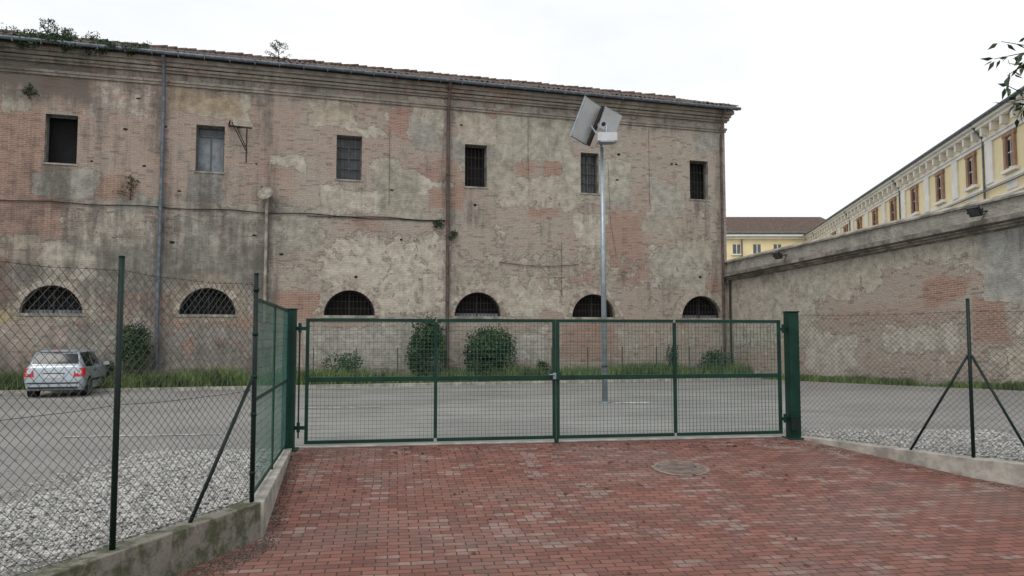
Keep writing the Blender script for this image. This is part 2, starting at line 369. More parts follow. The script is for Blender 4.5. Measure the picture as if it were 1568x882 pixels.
mb.obj('window_parts',[M_stone,M_frame,M_glass,M_board,M_bars],wi)
mb=MB()
for k,sc in enumerate(ARC):
    n=22
    def ap(r,d,i):
        t=math.pi*i/n; return FA(sc+r*math.cos(t),d,ZA+r*math.sin(t))
    for i in range(n):
        r0=RA-.03; r1=RA+.17+.05*math.sin(i*1.9+k*2)
        jd=.012+.006*math.sin(i*2.3+k)
        mb.poly([ap(r0,jd,i+.04),ap(r0,jd,i+.96),ap(r1,jd,i+.96),ap(r1,jd,i+.04)],5 if (i*7+k*3)%3==0 else 6)
        mb.poly([ap(r0,.02,i),ap(r0,.02,i+1),ap(r0,-.5,i+1),ap(r0,-.5,i)],0)
    mb.fbox(FA,sc-RA-.05,sc+RA+.05,-.5,.03,ZA-.10,ZA-.002,0)
    for i in range(n):
        mb.hexa([ap(RA-.1,-.30,i),ap(RA-.1,-.30,i+1),ap(RA-.03,-.30,i+1),ap(RA-.03,-.30,i),ap(RA-.1,-.24,i),ap(RA-.1,-.24,i+1),ap(RA-.03,-.24,i+1),ap(RA-.03,-.24,i)],4)
    for j in range(-6,7):
        x=j*.15; h=math.sqrt(max(0,(RA-.05)**2-x*x)); mb.tube(FA(sc+x,-.2,ZA),FA(sc+x,-.2,ZA+h),.010,6,4)
    for z in (.28,.56,.82):
        h=math.sqrt((RA-.05)**2-z*z); mb.tube(FA(sc-h,-.2,ZA+z),FA(sc+h,-.2,ZA+z),.010,6,4)
    if k in (0,3,5): mb.fbox(FA,sc-.95,sc+.95,-.33,-.30,ZA,ZA+.13,3)
    mb.fbox(FA,sc-.03,sc+.03,-.34,-.28,ZA,ZA+RA-.1,4)
mb.obj('lunette_windows',[M_stone,M_frame,M_glass,M_board,M_bars,M_ring,M_ring2],bld)
mb=MB()
mb.path([FA(21.65,.02,9.95),FA(21.55,.75,9.95)],.03,6); mb.path([FA(21.3,.03,9.9),FA(20.95,.7,9.75),FA(20.95,.7,8.4)],.028,6); mb.path([FA(21.5,.6,9.95),FA(20.95,.1,8.9)],.022,6)
mb.path([FA(21.65,.05,9.95),FA(20.8,.3,9.85)],.035,6); mb.path([FA(21.35,.05,9.9),FA(20.95,.3,9.0)],.022,6)
mb.obj('iron_wall_bracket',[M_bars])
mb=MB(); c=FA(20.25,.3,7.35); ax=(on*.8+V((0,0,.45))+dl*.3).normalized(); u=ax.orthogonal().normalized(); w=ax.cross(u)
rings=[[c+ax*(.35*r*r)+(u*math.cos(t)+w*math.sin(t))*r for t in np.linspace(0,2*math.pi,21)[:-1]] for r in (.02,.12,.22,.3)]
for a,b in zip(rings[:-1],rings[1:]):
    for i in range(20): mb.poly([a[i],a[(i+1)%20],b[(i+1)%20],b[i]])
mb.tube(c-ax*.02,FA(20.25,0,7.2),.025,6); mb.tube(c-w*.28,c+ax*.4,.012,6); mb.obox(c+ax*.42,u*.03,w*.03,ax*.05)
mb.obj('satellite_dish',[M_stone])

# ------------------------------------------------------------------ foliage
def leaf_cloud(mb,c,rad,n,size,lumps=9,m=0,flat=0,seed=0,aspect=.55):
    R=random.Random(seed); c=V(c)
    L=[]
    for i in range(lumps):
        t=R.uniform(0,6.28); ph=R.uniform(-.9,1.2)
        L.append((V((math.cos(t)*math.cos(ph)*rad[0]*.6,math.sin(t)*math.cos(ph)*rad[1]*.6,math.sin(ph)*rad[2]*.6)),R.uniform(.3,.55)))
    for i in range(n):
        o,r=R.choice(L)
        while True:
            p=V((R.uniform(-1,1),R.uniform(-1,1),R.uniform(-1,1)))
            if p.length<1: break
        p=p.normalized()*(p.length**.5)*r*R.uniform(.8,1.3)
        q=c+o+V((p.x*rad[0],p.y*rad[1],p.z*rad[2]))
        a=V((R.gauss(0,1),R.gauss(0,1),R.gauss(0,.7)+flat)).normalized(); b=a.orthogonal().normalized()
        b.rotate(Matrix.Rotation(R.uniform(0,6.28),3,a)); s=size*R.uniform(.6,1.3); d=a.cross(b)
        mb.poly([q-b*s*.5,q+d*s*aspect*.5+a*s*.08,q+b*s*.5,q-d*s*aspect*.5+a*s*.08],m)
def shrub(name,s,d,z,rad,n,size,lumps=9,seed=0,mat=None):
    mb=MB(); c=FA(s,d,z+rad[2]*.85)
    for i in range(7):
        R=random.Random(seed+i); mb.tube(FA(s+R.uniform(-.1,.1),d,z),c+V((R.uniform(-.6,.6)*rad[0],R.uniform(-.5,.5)*rad[1],R.uniform(-.3,.6)*rad[2])),.02,5,1,.006)
    leaf_cloud(mb,c,rad,n,size,lumps,0,seed=seed)
    return mb.obj(name,[mat or M_leaf,M_bark])
shrub('shrub',11.45,.85,0,(1.2,.95,1.2),7500,.115,20,1)
shrub('shrub',14.05,.75,0,(.80,.65,1.4),5200,.115,16,2)
shrub('shrub',24.6,.8,0,(.65,.5,1.3),3600,.10,12,3)
shrub('shrub',17.3,.9,0,(.85,.5,.7),2400,.09,9,4)
shrub('shrub',1.2,.8,0,(.8,.5,.7),2000,.09,9,5)
shrub('shrub',3.2,.7,0,(.35,.3,.9),900,.09,6,6)
shrub('shrub',25.4,.7,0,(.4,.4,.7),900,.09,6,16)
shrub('shrub',9.1,.7,0,(.4,.35,.5),700,.09,6,17)
shrub('shrub',-.6,.9,0,(.4,.35,.8),900,.09,6,18)
mb=MB(); R=random.Random(5)
for i in range(105):
    s=24.2+10*R.random()**.85; leaf_cloud(mb,FA(s,.45+R.uniform(-.35,.15),12.45+R.uniform(-.14,.16)*(1.6 if s>26 else .8)),(.42,.3,.26),90,.085,4,0,seed=i)
for i in range(12):
    s=R.choice([28.6,29.2,30,31,27.0]); leaf_cloud(mb,FA(s+R.uniform(-.2,.2),.4,12.3-R.random()*.8),(.2,.15,.3),50,.08,3,0,seed=i+300)
mb.obj('roof_ivy',[M_leaf2])
def sapling(name,s,d,z,h,seed,up=1):
    mb=MB(); R=random.Random(seed); b0=FA(s,d,z); top=b0+V((.05,0,h)); mb.tube(b0,top,.025,6,1,.008)
    for i in range(16):
        t=.15+.85*i/16; p=b0.lerp(top,t); a=R.uniform(0,6.28); L=h*.5*(1.1-t)+.1
        q=p+V((math.cos(a)*L,math.sin(a)*L,L*.5*up)); mb.tube(p,q,.01,4,1,.004)
        for j in range(16):
            u=R.uniform(.3,1.05); x=p.lerp(q,u)+V((R.gauss(0,.04),R.gauss(0,.04),R.gauss(0,.04)))
            e=V((R.gauss(0,1),R.gauss(0,1),R.gauss(0,1))).normalized(); f=e.orthogonal().normalized()
            mb.poly([x-e*.05,x+f*.018,x+e*.05,x-f*.018],0)
    return mb.obj(name,[M_leaf2,M_bark])
sapling('roof_sapling',27.9,.1,12.5,.85,1); sapling('roof_sapling',27.3,.0,12.5,.6,2); sapling('roof_sapling',19.9,-.2,12.6,.95,3)
sapling('wall_plant',25.0,.05,6.9,.9,5,.2); sapling('wall_plant',28.4,.05,10.4,.5,8,.2); sapling('wall_plant',13.55,.05,6.3,.35,9,-.3); sapling('wall_plant',12.9,.05,5.9,.3,10,-.3)

# ------------------------------------------------------------------ perimeter wall
pw=empty('brick_perimeter_wall')
def paint_wall(S,Z):
    pl=.46+.6*(fbm(S,Z,.4,4,203)-.5); st=-.08+.3*(fbm(S,Z,.3,4,223)-.4); rd=.12+.55*(fbm(S,Z,.3,4,243)-.5); wh=.36+0*S
    pc=np.zeros(S.shape+(3,)); pc[...]=(.51,.465,.395)
    def P(a,b,c,d,col,k=.95,soft=.25,seed=5):
        nonlocal pl
        p=patch(S,Z,a,b,c,d,soft,seed); pl=pl*(1-p)+k*p; pc[:]=pc*(1-p[...,None])+np.array(col)*p[...,None]
    def Bk(a,b,c,d,red,whv=.1,seed=5,soft=.4,k=.28):
        nonlocal pl,rd,wh
        p=patch(S,Z,a,b,c,d,soft,seed); pl=pl*(1-p)+k*p; rd=rd*(1-p)+red*p; wh=wh*(1-p)+whv*p
    P(0,24,3.0,4.6,(.47,.435,.37),.68,.3,201); P(0,6.5,1.2,4.4,(.48,.45,.39),.64,.5,213)
    Bk(9,15,2.7,3.6,.34,.36,202); Bk(6,12.4,1.7,2.7,.38,.36,203,k=.32); Bk(11,12.4,2.5,3.0,.85,0,207,.15,.1); Bk(12.6,13.6,1.2,2.4,.75,.15,208,.2,.15)
    P(12.9,17,2.3,4.6,(.36,.365,.345),.94,.25,204); P(5,8,.3,1.6,(.51,.48,.43),.72,.3,205); Bk(0,5,.2,1.3,.38,.42,206); Bk(8,13,.0,1.1,.32,.45,209); Bk(15.5,24,.5,4,.5,.2,210)
    P(9,12,.9,1.8,(.51,.475,.42),.66,.3,214)
    g=patch(S,Z,-5,30,-.5,.35,.3,211); st=st+.3*g; g=patch(S,Z,-5,30,3.9,4.8,.3,212); st=st+.25*g
    return np.stack([pl,st,rd,wh]),pc
painted_sheet('wall_face',WA,0,24,-.35,4.42,.1,[],[],[],[],paint_wall,M_fac,pw)
def paint_par(S,Z):
    pl=.78+.5*(fbm(S,Z,.5,4,303)-.5); st=.08+.7*(fbm(S,Z,.5,4,323)-.45); rd=.5+0*S; wh=.3+0*S
    pc=np.zeros(S.shape+(3,)); pc[...]=(.385,.375,.34)
    return np.stack([pl,st,rd,wh]),pc
painted_sheet('parapet_face',lambda s,d,z:WA(s,.07,z),0,24,4.74,5.22,.08,[],[],[],[],paint_par,M_fac,pw)
mb=MB()
mb.fbox(WA,0,24,-.5,-.012,-.35,4.42,0); mb.fbox(WA,0,24,-.5,.066,4.42,5.215,0)
mb.fbox(WA,0,24,.068,.13,4.40,4.48,1); mb.fbox(WA,0,24,.068,.22,4.482,4.58,1); mb.fbox(WA,0,24,.068,.28,4.582,4.72,1)
s=0
R=random.Random(6)
while s<24:
    e=min(24,s+R.uniform(.8,1.3)); j=R.uniform(-.012,.012)
    mb.fbox(WA,s+.004,e-.004,-.58,.15+j,5.22,5.27+j*.5,2); s=e
mb.hexa([WA(0,-.56,5.28),WA(24,-.56,5.28),WA(24,.13,5.28),WA(0,.13,5.28),WA(0,-.3,5.40),WA(24,-.3,5.40),WA(24,-.1,5.40),WA(0,-.1,5.40)],2)
mb.path([WA(0.2,.31,4.53),WA(24,.31,4.53)],.02,6,3)
mb.path([WA(0.35,.1,4.4),WA(0.35,.1,0.2)],.05,8,3)
mb.obj('wall_core_and_coping',[M_stone,M_moulding,M_stone,M_bars],pw)
def floodlight(name,s):
    mb=MB(); b0=WA(s,.28,4.95)
    mb.tube(WA(s,.05,5.0),b0+wn*.15,.02,6,0)
    c=b0+wn*.28; f=(wn*.8+V((0,0,-.6))).normalized(); r=f.cross(V((0,0,1))).normalized(); u=r.cross(f)
    mb.obox(c,r*.19,u*.15,f*.045,0); mb.obox(c-f*.06,r*.10,u*.08,f*.03,0); mb.obox(c+f*.048,r*.165,u*.125,f*.002,1)
    for sg in(-1,1): mb.obox(c+r*.205*sg-f*.02,r*.008,u*.03,f*.08,0)
    mb.tube(c-f*.1-r*.2,c-f*.1+r*.2,.012,6,0)
    for i in range(6): mb.obox(c-f*.05+r*(-.14+i*.056),r*.004,u*.12,f*.03,0)
    mb.path([WA(s,.1,5.0),WA(s-.2,.12,4.7),WA(s-.3,.29,4.6)],.012,5,0)
    mb.obj(name,[M_black,M_glass])
floodlight('floodlight',4.3); floodlight('floodlight',13.2)

# ------------------------------------------------------------------ ground
PAVE=[(-3.75,12.85),(5.3,14.3),(5.35,14.0),(7.02,11.5),(8.5,9.82),(16,6),(16,-8),(-9,-8),(-5.95,-1.3),(-3.42,6.6),(-2.84,8.5)]
def inpoly(x,y,P):
    c=np.zeros(np.shape(x),bool); n=len(P)
    for i in range(n):
        x0,y0=P[i];x1,y1=P[(i+1)%n]
        t=((y0>y)!=(y1>y)); xx=(x1-x0)*(y-y0)/((y1-y0) if y1!=y0 else 1e-9)+x0
        c^=t&(x<xx)
    return c
gx=np.concatenate([[-400,-200,-100,-60,-40],np.arange(-30,30.01,.3),[40,60,100,200,400]]); gy=np.concatenate([[-200,-60,-20],np.arange(-9,45.01,.3),[60,100,200,500]])
X,Y=np.meshgrid(gx,gy,indexing='ij'); Z=terr(X,Y)
ins=np.zeros(X.shape,bool)
for ox,oy in ((0,0),(.5,0),(-.5,0),(.35,.35),(-.35,.35),(.4,-.3),(-.4,-.3)): ins|=inpoly(X+ox,Y+oy,PAVE)
ins&=gated(X,Y)>-.02
Z=np.where(ins,pavez(X,Y)-.12,Z+.012*(fbm(X,Y,.4,3,77)-.5)*(np.abs(X)<30))
nyy=len(gy); vv=np.stack([X.ravel(),Y.ravel(),Z.ravel()],1).tolist()
ff=[(i*nyy+j,(i+1)*nyy+j,(i+1)*nyy+j+1,i*nyy+j+1) for i in range(len(gx)-1) for j in range(nyy-1)]
m,nt,b=new_mat('worn_asphalt'); tc=N(nt,'ShaderNodeTexCoord'); ob=tc.outputs['Object']
n1=noise(nt,ob,.35,5,.65); n2=noise(nt,ob,120,2,.8); n3=noise(nt,ob,3,4,.7)
c=mixc(nt,sstep(nt,n1,.35,.65),(.165,.161,.15),(.24,.233,.218)); c=mixc(nt,math_(nt,'MULTIPLY',sstep(nt,n2,.42,.65),.5),c,(.35,.338,.315)); c=mixc(nt,math_(nt,'MULTIPLY',sstep(nt,n3,.55,.75),.35),c,(.11,.11,.10))
wt=noise(nt,mapping(nt,ob,(.25,1.6,1),(0,0,.25)),.8,4,.6); c=mixc(nt,math_(nt,'MULTIPLY',sstep(nt,wt,.52,.70),.30),c,(.12,.118,.11))
nt.links.new(c,b.inputs['Base Color']); b.inputs['Roughness'].default_value=.9; bump(nt,b,n2,.5,.008)
M_asph=m
me=bpy.data.meshes.new('ground'); me.from_pydata(vv,[],ff); me.materials.append(M_asph); o=bpy.data.objects.new('ground',me); scene.collection.objects.link(o)
m,nt,b=new_mat('worn_white_paint'); tc=N(nt,'ShaderNodeTexCoord'); n1=noise(nt,tc.outputs['Object'],6,5,.75)
c=mixc(nt,sstep(nt,n1,.42,.58),(.62,.62,.60),(.24,.235,.22)); nt.links.new(c,b.inputs['Base Color']); b.inputs['Roughness'].default_value=.8
M_paint=m
mb=MB()
def line(p,q,w=.12):
    p=V(p+(0,));q=V(q+(0,)); d=(q-p).normalized(); n=V((-d.y,d.x,0))*w/2
    k=8
    for i in range(k):
        a=p.lerp(q,i/k);b_=p.lerp(q,(i+1)/k)
        za=float(terr(a.x,a.y))+.014; zb=float(terr(b_.x,b_.y))+.014
        mb.poly([a-n+V((0,0,za)),b_-n+V((0,0,zb)),b_+n+V((0,0,zb)),a+n+V((0,0,za))])
line((-8.2,8.9),(-5.6,8.3),.14); line((-8.4,14.2),(-5.6,14.6)); line((-6,19.7),(-3.5,20.1)); line((2.9,21.3),(3.9,21.45),.3); line((-20,21.8),(-10.5,24.2),.1)
mb.obj('parking_lines',[M_paint])
def tri_sheet(name,P,zf,step,mat,seed=None,amp=0):
    xs=[p[0] for p in P]; ys=[p[1] for p in P]
    bm=bmesh.new(); f=bm.faces.new([bm.verts.new((x,y,0)) for x,y in P])
    for ax,lo,hi in ((0,min(xs),max(xs)),(1,min(ys),max(ys))):
        t=lo+step
        while t<hi:
            pc_=(t,0,0) if ax==0 else (0,t,0); no=(1,0,0) if ax==0 else (0,1,0)
            bmesh.ops.bisect_plane(bm,geom=bm.verts[:]+bm.edges[:]+bm.faces[:],plane_co=pc_,plane_no=no); t+=step
    for v in bm.verts: v.co.z=zf(v.co.x,v.co.y)+(amp*(float(fbm(np.array(v.co.x),np.array(v.co.y),1.5,3,seed))-.5) if amp else 0)
    bmesh.ops.recalc_face_normals(bm,faces=bm.faces[:])
    me=bpy.data.meshes.new(name); bm.to_mesh(me); bm.free(); me.materials.append(mat)
    if len(me.polygons) and me.polygons[0].normal.z<0: me.flip_normals()
    o=bpy.data.objects.new(name,me); scene.collection.objects.link(o); return o
m,nt,b=new_mat('red_brick_paving'); tc=N(nt,'ShaderNodeTexCoord'); ob=tc.outputs['Object']
mp=mapping(nt,ob,(1,1,1),(0,0,math.radians(-9)))
wv=N(nt,'ShaderNodeVectorMath',operation='ADD')
nz=N(nt,'ShaderNodeTexNoise'); nz.inputs['Scale'].default_value=1.2; nt.links.new(ob,nz.inputs['Vector'])
sc_=N(nt,'ShaderNodeVectorMath',operation='SCALE'); sc_.inputs['Scale'].default_value=.06; nt.links.new(nz.outputs['Color'],sc_.inputs[0]); nt.links.new(mp,wv.inputs[0]); nt.links.new(sc_.outputs[0],wv.inputs[1])
BW,BH=.235,.118
br=N(nt,'ShaderNodeTexBrick'); br.offset=.5; br.inputs['Scale'].default_value=1; br.inputs['Brick Width'].default_value=BW; br.inputs['Row Height'].default_value=BH; br.inputs['Mortar Size'].default_value=.0075; br.inputs['Mortar Smooth'].default_value=.5
br.inputs['Color1'].default_value=(.145,.060,.047,1); br.inputs['Color2'].default_value=(.24,.104,.080,1); br.inputs['Mortar'].default_value=(.06,.045,.038,1); nt.links.new(wv.outputs[0],br.inputs['Vector'])
sx=N(nt,'ShaderNodeSeparateXYZ'); nt.links.new(wv.outputs[0],sx.inputs[0])
row=math_(nt,'FLOOR',math_(nt,'DIVIDE',sx.outputs[1],BH)); off=math_(nt,'MULTIPLY',math_(nt,'FLOORED_MODULO',row,2.0),.5)
colid=math_(nt,'FLOOR',math_(nt,'ADD',math_(nt,'DIVIDE',sx.outputs[0],BW),off))
cb=N(nt,'ShaderNodeCombineXYZ'); nt.links.new(colid,cb.inputs[0]); nt.links.new(row,cb.inputs[1]); wn_=N(nt,'ShaderNodeTexWhiteNoise'); wn_.noise_dimensions='2D'; nt.links.new(cb.outputs[0],wn_.inputs['Vector'])
big=noise(nt,ob,.8,5,.7)
gf=sstep(nt,math_(nt,'ADD',math_(nt,'MULTIPLY',wn_.outputs[0],.50),math_(nt,'MULTIPLY',big,1.1)),.90,1.08)
c=mixc(nt,math_(nt,'MULTIPLY',gf,.62),br.outputs['Color'],(.30,.235,.205))
c=mixc(nt,math_(nt,'MULTIPLY',sstep(nt,noise(nt,ob,2.2,5,.78),.47,.70),.5),c,(.10,.075,.062))
c=mixc(nt,math_(nt,'MULTIPLY',sstep(nt,noise(nt,ob,.45,4,.6),.45,.62),.26),c,(.21,.17,.145))
c=mixc(nt,math_(nt,'MULTIPLY',sstep(nt,noise(nt,ob,1.3,5,.7,1),.60,.76),.45),c,(.09,.105,.05))
c=mixc(nt,math_(nt,'MULTIPLY',sstep(nt,noise(nt,ob,45,2,.8),.55,.75),.28),c,(.28,.21,.175))
c=mixc(nt,br.outputs['Fac'],c,(.055,.042,.034))
nt.links.new(c,b.inputs['Base Color']); b.inputs['Roughness'].default_value=.8; b.inputs['Specular IOR Level'].default_value=.25
h=math_(nt,'ADD',math_(nt,'SUBTRACT',1.0,br.outputs['Fac']),math_(nt,'MULTIPLY',noise(nt,ob,60,2),.6)); h=math_(nt,'ADD',h,math_(nt,'MULTIPLY',wn_.outputs[0],.6)); bump(nt,b,h,.8,.012)
pav=tri_sheet('brick_paving',PAVE,lambda x,y:float(pavez(x,y))+.018,.5,m)
m,nt,b=new_mat('gravel'); tc=N(nt,'ShaderNodeTexCoord'); ob=tc.outputs['Object']
vo=N(nt,'ShaderNodeTexVoronoi'); vo.inputs['Scale'].default_value=34; nt.links.new(ob,vo.inputs['Vector'])
sp=N(nt,'ShaderNodeSeparateColor'); nt.links.new(vo.outputs['Color'],sp.inputs[0])
c=mixc(nt,sp.outputs[0],(.17,.167,.155),(.52,.51,.48)); c=mixc(nt,math_(nt,'MULTIPLY',sstep(nt,vo.outputs['Distance'],.35,.7),.7),c,(.07,.067,.058))
c=mixc(nt,math_(nt,'MULTIPLY',sstep(nt,noise(nt,ob,1.5,4),.5,.7),.3),c,(.15,.14,.11))
nt.links.new(c,b.inputs['Base Color']); b.inputs['Roughness'].default_value=.9; bump(nt,b,math_(nt,'SUBTRACT',1.0,vo.outputs['Distance']),1.0,.03)
M_grav=m
GL=[(-3.8,12.5),(-5.7,12.3),(-5.9,11.4),(-5.5,9.5),(-5.6,7.5),(-6.3,5),(-8,-1.5),(-6.1,-1.3),(-3.6,6.65),(-3.0,8.53)]
GR=[(5.4,14.15),(5.9,15.1),(12,15.0),(16,14),(16,6.4),(8.7,10.0),(7.15,11.6)]
m,nt,b=new_mat('gravel_stone'); tc=N(nt,'ShaderNodeTexCoord'); oi=N(nt,'ShaderNodeTexVoronoi'); oi.inputs['Scale'].default_value=18; nt.links.new(tc.outputs['Object'],oi.inputs['Vector'])
sp=N(nt,'ShaderNodeSeparateColor'); nt.links.new(oi.outputs['Color'],sp.inputs[0]); c=mixc(nt,sp.outputs[0],(.20,.195,.18),(.56,.55,.52)); nt.links.new(c,b.inputs['Base Color']); b.inputs['Roughness'].default_value=.85
M_stonep=m
bmi=bmesh.new(); bmesh.ops.create_icosphere(bmi,subdivisions=1,radius=1); iv=np.array([v.co[:] for v in bmi.verts]); itf=np.array([[v.index for v in f.verts] for f in bmi.faces]); bmi.free()
def stones(P,n,seed,parent,zbase,r0=.010,r1=.024,zf=None,mat=None):
    R=np.random.RandomState(seed); xs=[p[0] for p in P];ys=[p[1] for p in P]; pts=[]
    while len(pts)<n:
        x=R.uniform(min(xs),max(xs),n*2);y=R.uniform(min(ys),max(ys),n*2); k=inpoly(x,y,P)
        pts+=list(zip(x[k],y[k]))
    pts=np.array(pts[:n]); sc=R.uniform(r0,r1,(n,1,1))*R.uniform(.6,1.3,(n,1,3)); sc[:,:,2]*=.7
    jit=R.uniform(.75,1.25,(n,12,1)); a=R.uniform(0,6.28,n); v=iv[None]*jit*sc
    zz=(zf(pts[:,0],pts[:,1])[:,None] if zf else 0)
    x=v[:,:,0]*np.cos(a)[:,None]-v[:,:,1]*np.sin(a)[:,None]; y=v[:,:,0]*np.sin(a)[:,None]+v[:,:,1]*np.cos(a)[:,None]
    v=np.stack([x+pts[:,0,None],y+pts[:,1,None],v[:,:,2]+zbase+zz+R.uniform(0,.006 if zf else .015,(n,1))],2).reshape(-1,3)
    f=(itf[None]+12*np.arange(n)[:,None,None]).reshape(-1,3)
    me=bpy.data.meshes.new('stones'); me.from_pydata(v.tolist(),[],f.tolist()); me.materials.append(mat or M_stonep); o=bpy.data.objects.new('stones',me); scene.collection.objects.link(o); o.parent=parent
for P,nm,n in ((GL,'gravel_bed',20000),(GR,'gravel_bed',9000)):
    g=tri_sheet(nm,P,lambda x,y:float(terr(x,y))+.022,.5,M_grav,5,.03)
    Pv=[(max(-8,min(9.5,x)),max(4,y)) for x,y in P]
    stones(Pv,n,len(P),g,.03)
stones([(-10,4.5),(-5.4,5),(-5.4,12.6),(5.6,15.6),(10,16),(10,15),(5.9,15),(-4,13.4),(-7,13.5)],1800,9,g,.012,r0=.007,r1=.015)
stones([(-6.6,5),(-5.6,5),(-5.2,9.5),(-5.6,12.6),(-6.4,12.6),(-6.1,9.5)],2500,19,g,.014,r0=.008,r1=.018)
M_grit=simple('dark_grit',(.10,.085,.07),.95,.5,20,bumps=0)
stones([(-2.75,8.4),(-2.55,8.4),(-3.35,12.2),(-3.6,12.3)],900,31,pav,.018,.004,.012,pavez,M_grit)
stones([(-2.72,8.5),(-2.5,8.2),(-3.2,5.5),(-3.62,5.5),(-3.33,6.65)],1500,32,pav,.018,.004,.014,pavez,M_grit)
stones([(-3.5,12.35),(5.2,13.75),(5.3,13.4),(-3.4,12.0)],700,33,pav,.018,.003,.010,pavez,M_grit)
stones([(5.2,13.9),(6.85,11.45),(8.4,9.7),(8.1,9.6),(6.6,11.4),(4.9,13.7)],900,34,pav,.018,.003,.012,pavez,M_grit)
m,nt,b=new_mat('mossy_concrete'); tc=N(nt,'ShaderNodeTexCoord'); ob=tc.outputs['Object']
c=mixc(nt,noise(nt,ob,5,5,.7),(.13,.12,.10),(.32,.30,.25)); c=mixc(nt,math_(nt,'MULTIPLY',sstep(nt,noise(nt,ob,3.5,5,.75),.42,.6),.85),c,(.055,.065,.025)); nt.links.new(c,b.inputs['Base Color']); b.inputs['Roughness'].default_value=.95; bump(nt,b,noise(nt,ob,25,4),.6,.02)
M_moss=m
def wallseg(mb,p,q,w,z0,z1,m=0):
    p=V((p[0],p[1],0));q=V((q[0],q[1],0)); d=(q-p).normalized(); n=V((-d.y,d.x,0))*w/2
    a=[p-n,q-n,q+n,p+n]; mb.hexa([v+V((0,0,z0)) for v in a]+[v+V((0,0,z1)) for v in a],m)
cw=empty('low_concrete_wall'); mb=MB()
wallseg(mb,(-3.72,12.45),(-2.87,8.48),.22,-.9,.055,0)
wallseg(mb,(-2.90,8.56),(-3.47,6.65),.235,-.9,.051,1); wallseg(mb,(-3.47,6.70),(-5.95,-1.4),.225,-1.2,.047,1)
o=mb.obj('curb_left',[M_conc,M_moss],cw); md=o.modifiers.new('b','BEVEL'); md.width=.012; md.segments=2
mb=MB(); wallseg(mb,(5.35,14.05),(7.02,11.50),.22,-.9,.055,0); wallseg(mb,(6.98,11.56),(8.6,9.9),.225,-.9,.051,0); wallseg(mb,(8.6,9.9),(16,6.2),.22,-.9,.054,0)
o=mb.obj('curb_right',[M_conc],cw); md=o.modifiers.new('b','BEVEL'); md.width=.012; md.segments=2
mb=MB(); mb.fbox(GA,-.05,9.1,-.34,-.14,-.3,.024,0); mb.obj('gate_threshold',[M_conc])
mb=MB(); c=V((2.6,11.75,0)); sl=lambda x,y:float(pavez(x,y))+.022
n=40; ring=[(c.x+.44*math.cos(t),c.y+.44*math.sin(t)) for t in np.linspace(0,2*math.pi,n+1)[:-1]]; ring2=[(c.x+.38*math.cos(t),c.y+.38*math.sin(t)) for t in np.linspace(0,2*math.pi,n+1)[:-1]]
for i in range(n):
    j=(i+1)%n; mb.poly([(x,y,sl(x,y)+.003) for x,y in (ring2[i],ring[i],ring[j],ring2[j])],0)
mb.poly([(x,y,sl(x,y)+.001) for x,y in ring2],1)
for i in range(-5,6):
    for j in range(-5,6):
        x=c.x+i*.062;y=c.y+j*.062
        if math.hypot(i*.062,j*.062)<.34: mb.poly([(x+a,y+b_,sl(x,y)+.004) for a,b_ in ((-.02,-.02),(.02,-.02),(.02,.02),(-.02,.02))],0)
mb.obj('manhole_cover',[simple('cast_iron_worn',(.25,.195,.165),.85,.35,8,spec=.2),simple('cast_iron_dark',(.185,.145,.125),.85,.35,8,spec=.2)])
mb=MB(); mb.fbox(FA,-.5,34,.0,1.8,-.3,.05,0)
mb.obj('verge_soil',[M_soil])
mb=MB(); s=-.5
while s<34: mb.fbox(FA,s,s+.985,1.8,1.93,-.3,.11,0); s+=1.0
mb.obj('kerb',[M_conc])
def grass(name,F,n,seed,s0,s1,d0,d1,h0,h1,zf):
    R=np.random.RandomState(seed); v=[];f=[]
    k=0
    while k<n:
        s=R.uniform(s0,s1); d=R.uniform(d0,d1); g=float(fbm(np.array(s),np.array(d*1.0),.8,3,seed))
        if R.rand()>ss(g,.3,.7)+.15: continue
        h=R.uniform(h0,h1)*(.4+1.2*g); a=R.uniform(0,6.28); w=.010+.012*R.rand(); le=R.normal(0,.25,2)*h
        p=F(s,d,0); z=zf(s,d,p); i=len(v); cx,sy=math.cos(a)*w,math.sin(a)*w
        v+=[(p.x-cx,p.y-sy,z),(p.x+cx,p.y+sy,z),(p.x+le[0]*.4+cx*.7,p.y+le[1]*.4+sy*.7,z+h*.6),(p.x+le[0]*.4-cx*.7,p.y+le[1]*.4-sy*.7,z+h*.6),(p.x+le[0],p.y+le[1],z+h)]
        f+=[(i,i+1,i+2,i+3),(i+3,i+2,i+4)]; k+=1
    me=bpy.data.meshes.new(name); me.from_pydata(v,[],f); me.materials.append(M_grass); o=bpy.data.objects.new(name,me); scene.collection.objects.link(o)
grass('grass_verge',FA,24000,3,-.4,30,.08,1.85,.2,.66,lambda s,d,p:.04)
grass('grass_strip',WA,6000,4,3,20,.0,.5,.06,.24,lambda s,d,p:float(terr(p.x,p.y)))
wf=empty('wire_fence'); mb=MB()
for s in np.arange(-.2,20,1.55): mb.tube(FA(s,1.6,0),FA(s,1.6,1.45),.022,6,0)
for z in (.15,.5,.85,1.15,1.4):
    for s in np.arange(-.2,19.2,1.55): mb.tube(FA(s,1.6,z),FA(s+1.55,1.6,z),.005,3,0)
for s in np.arange(-.2,19.2,.12): mb.tube(FA(s,1.6,.05),FA(s,1.6,1.4),.0025,3,0)
mb.obj('posts_and_wire',[M_wire],wf)

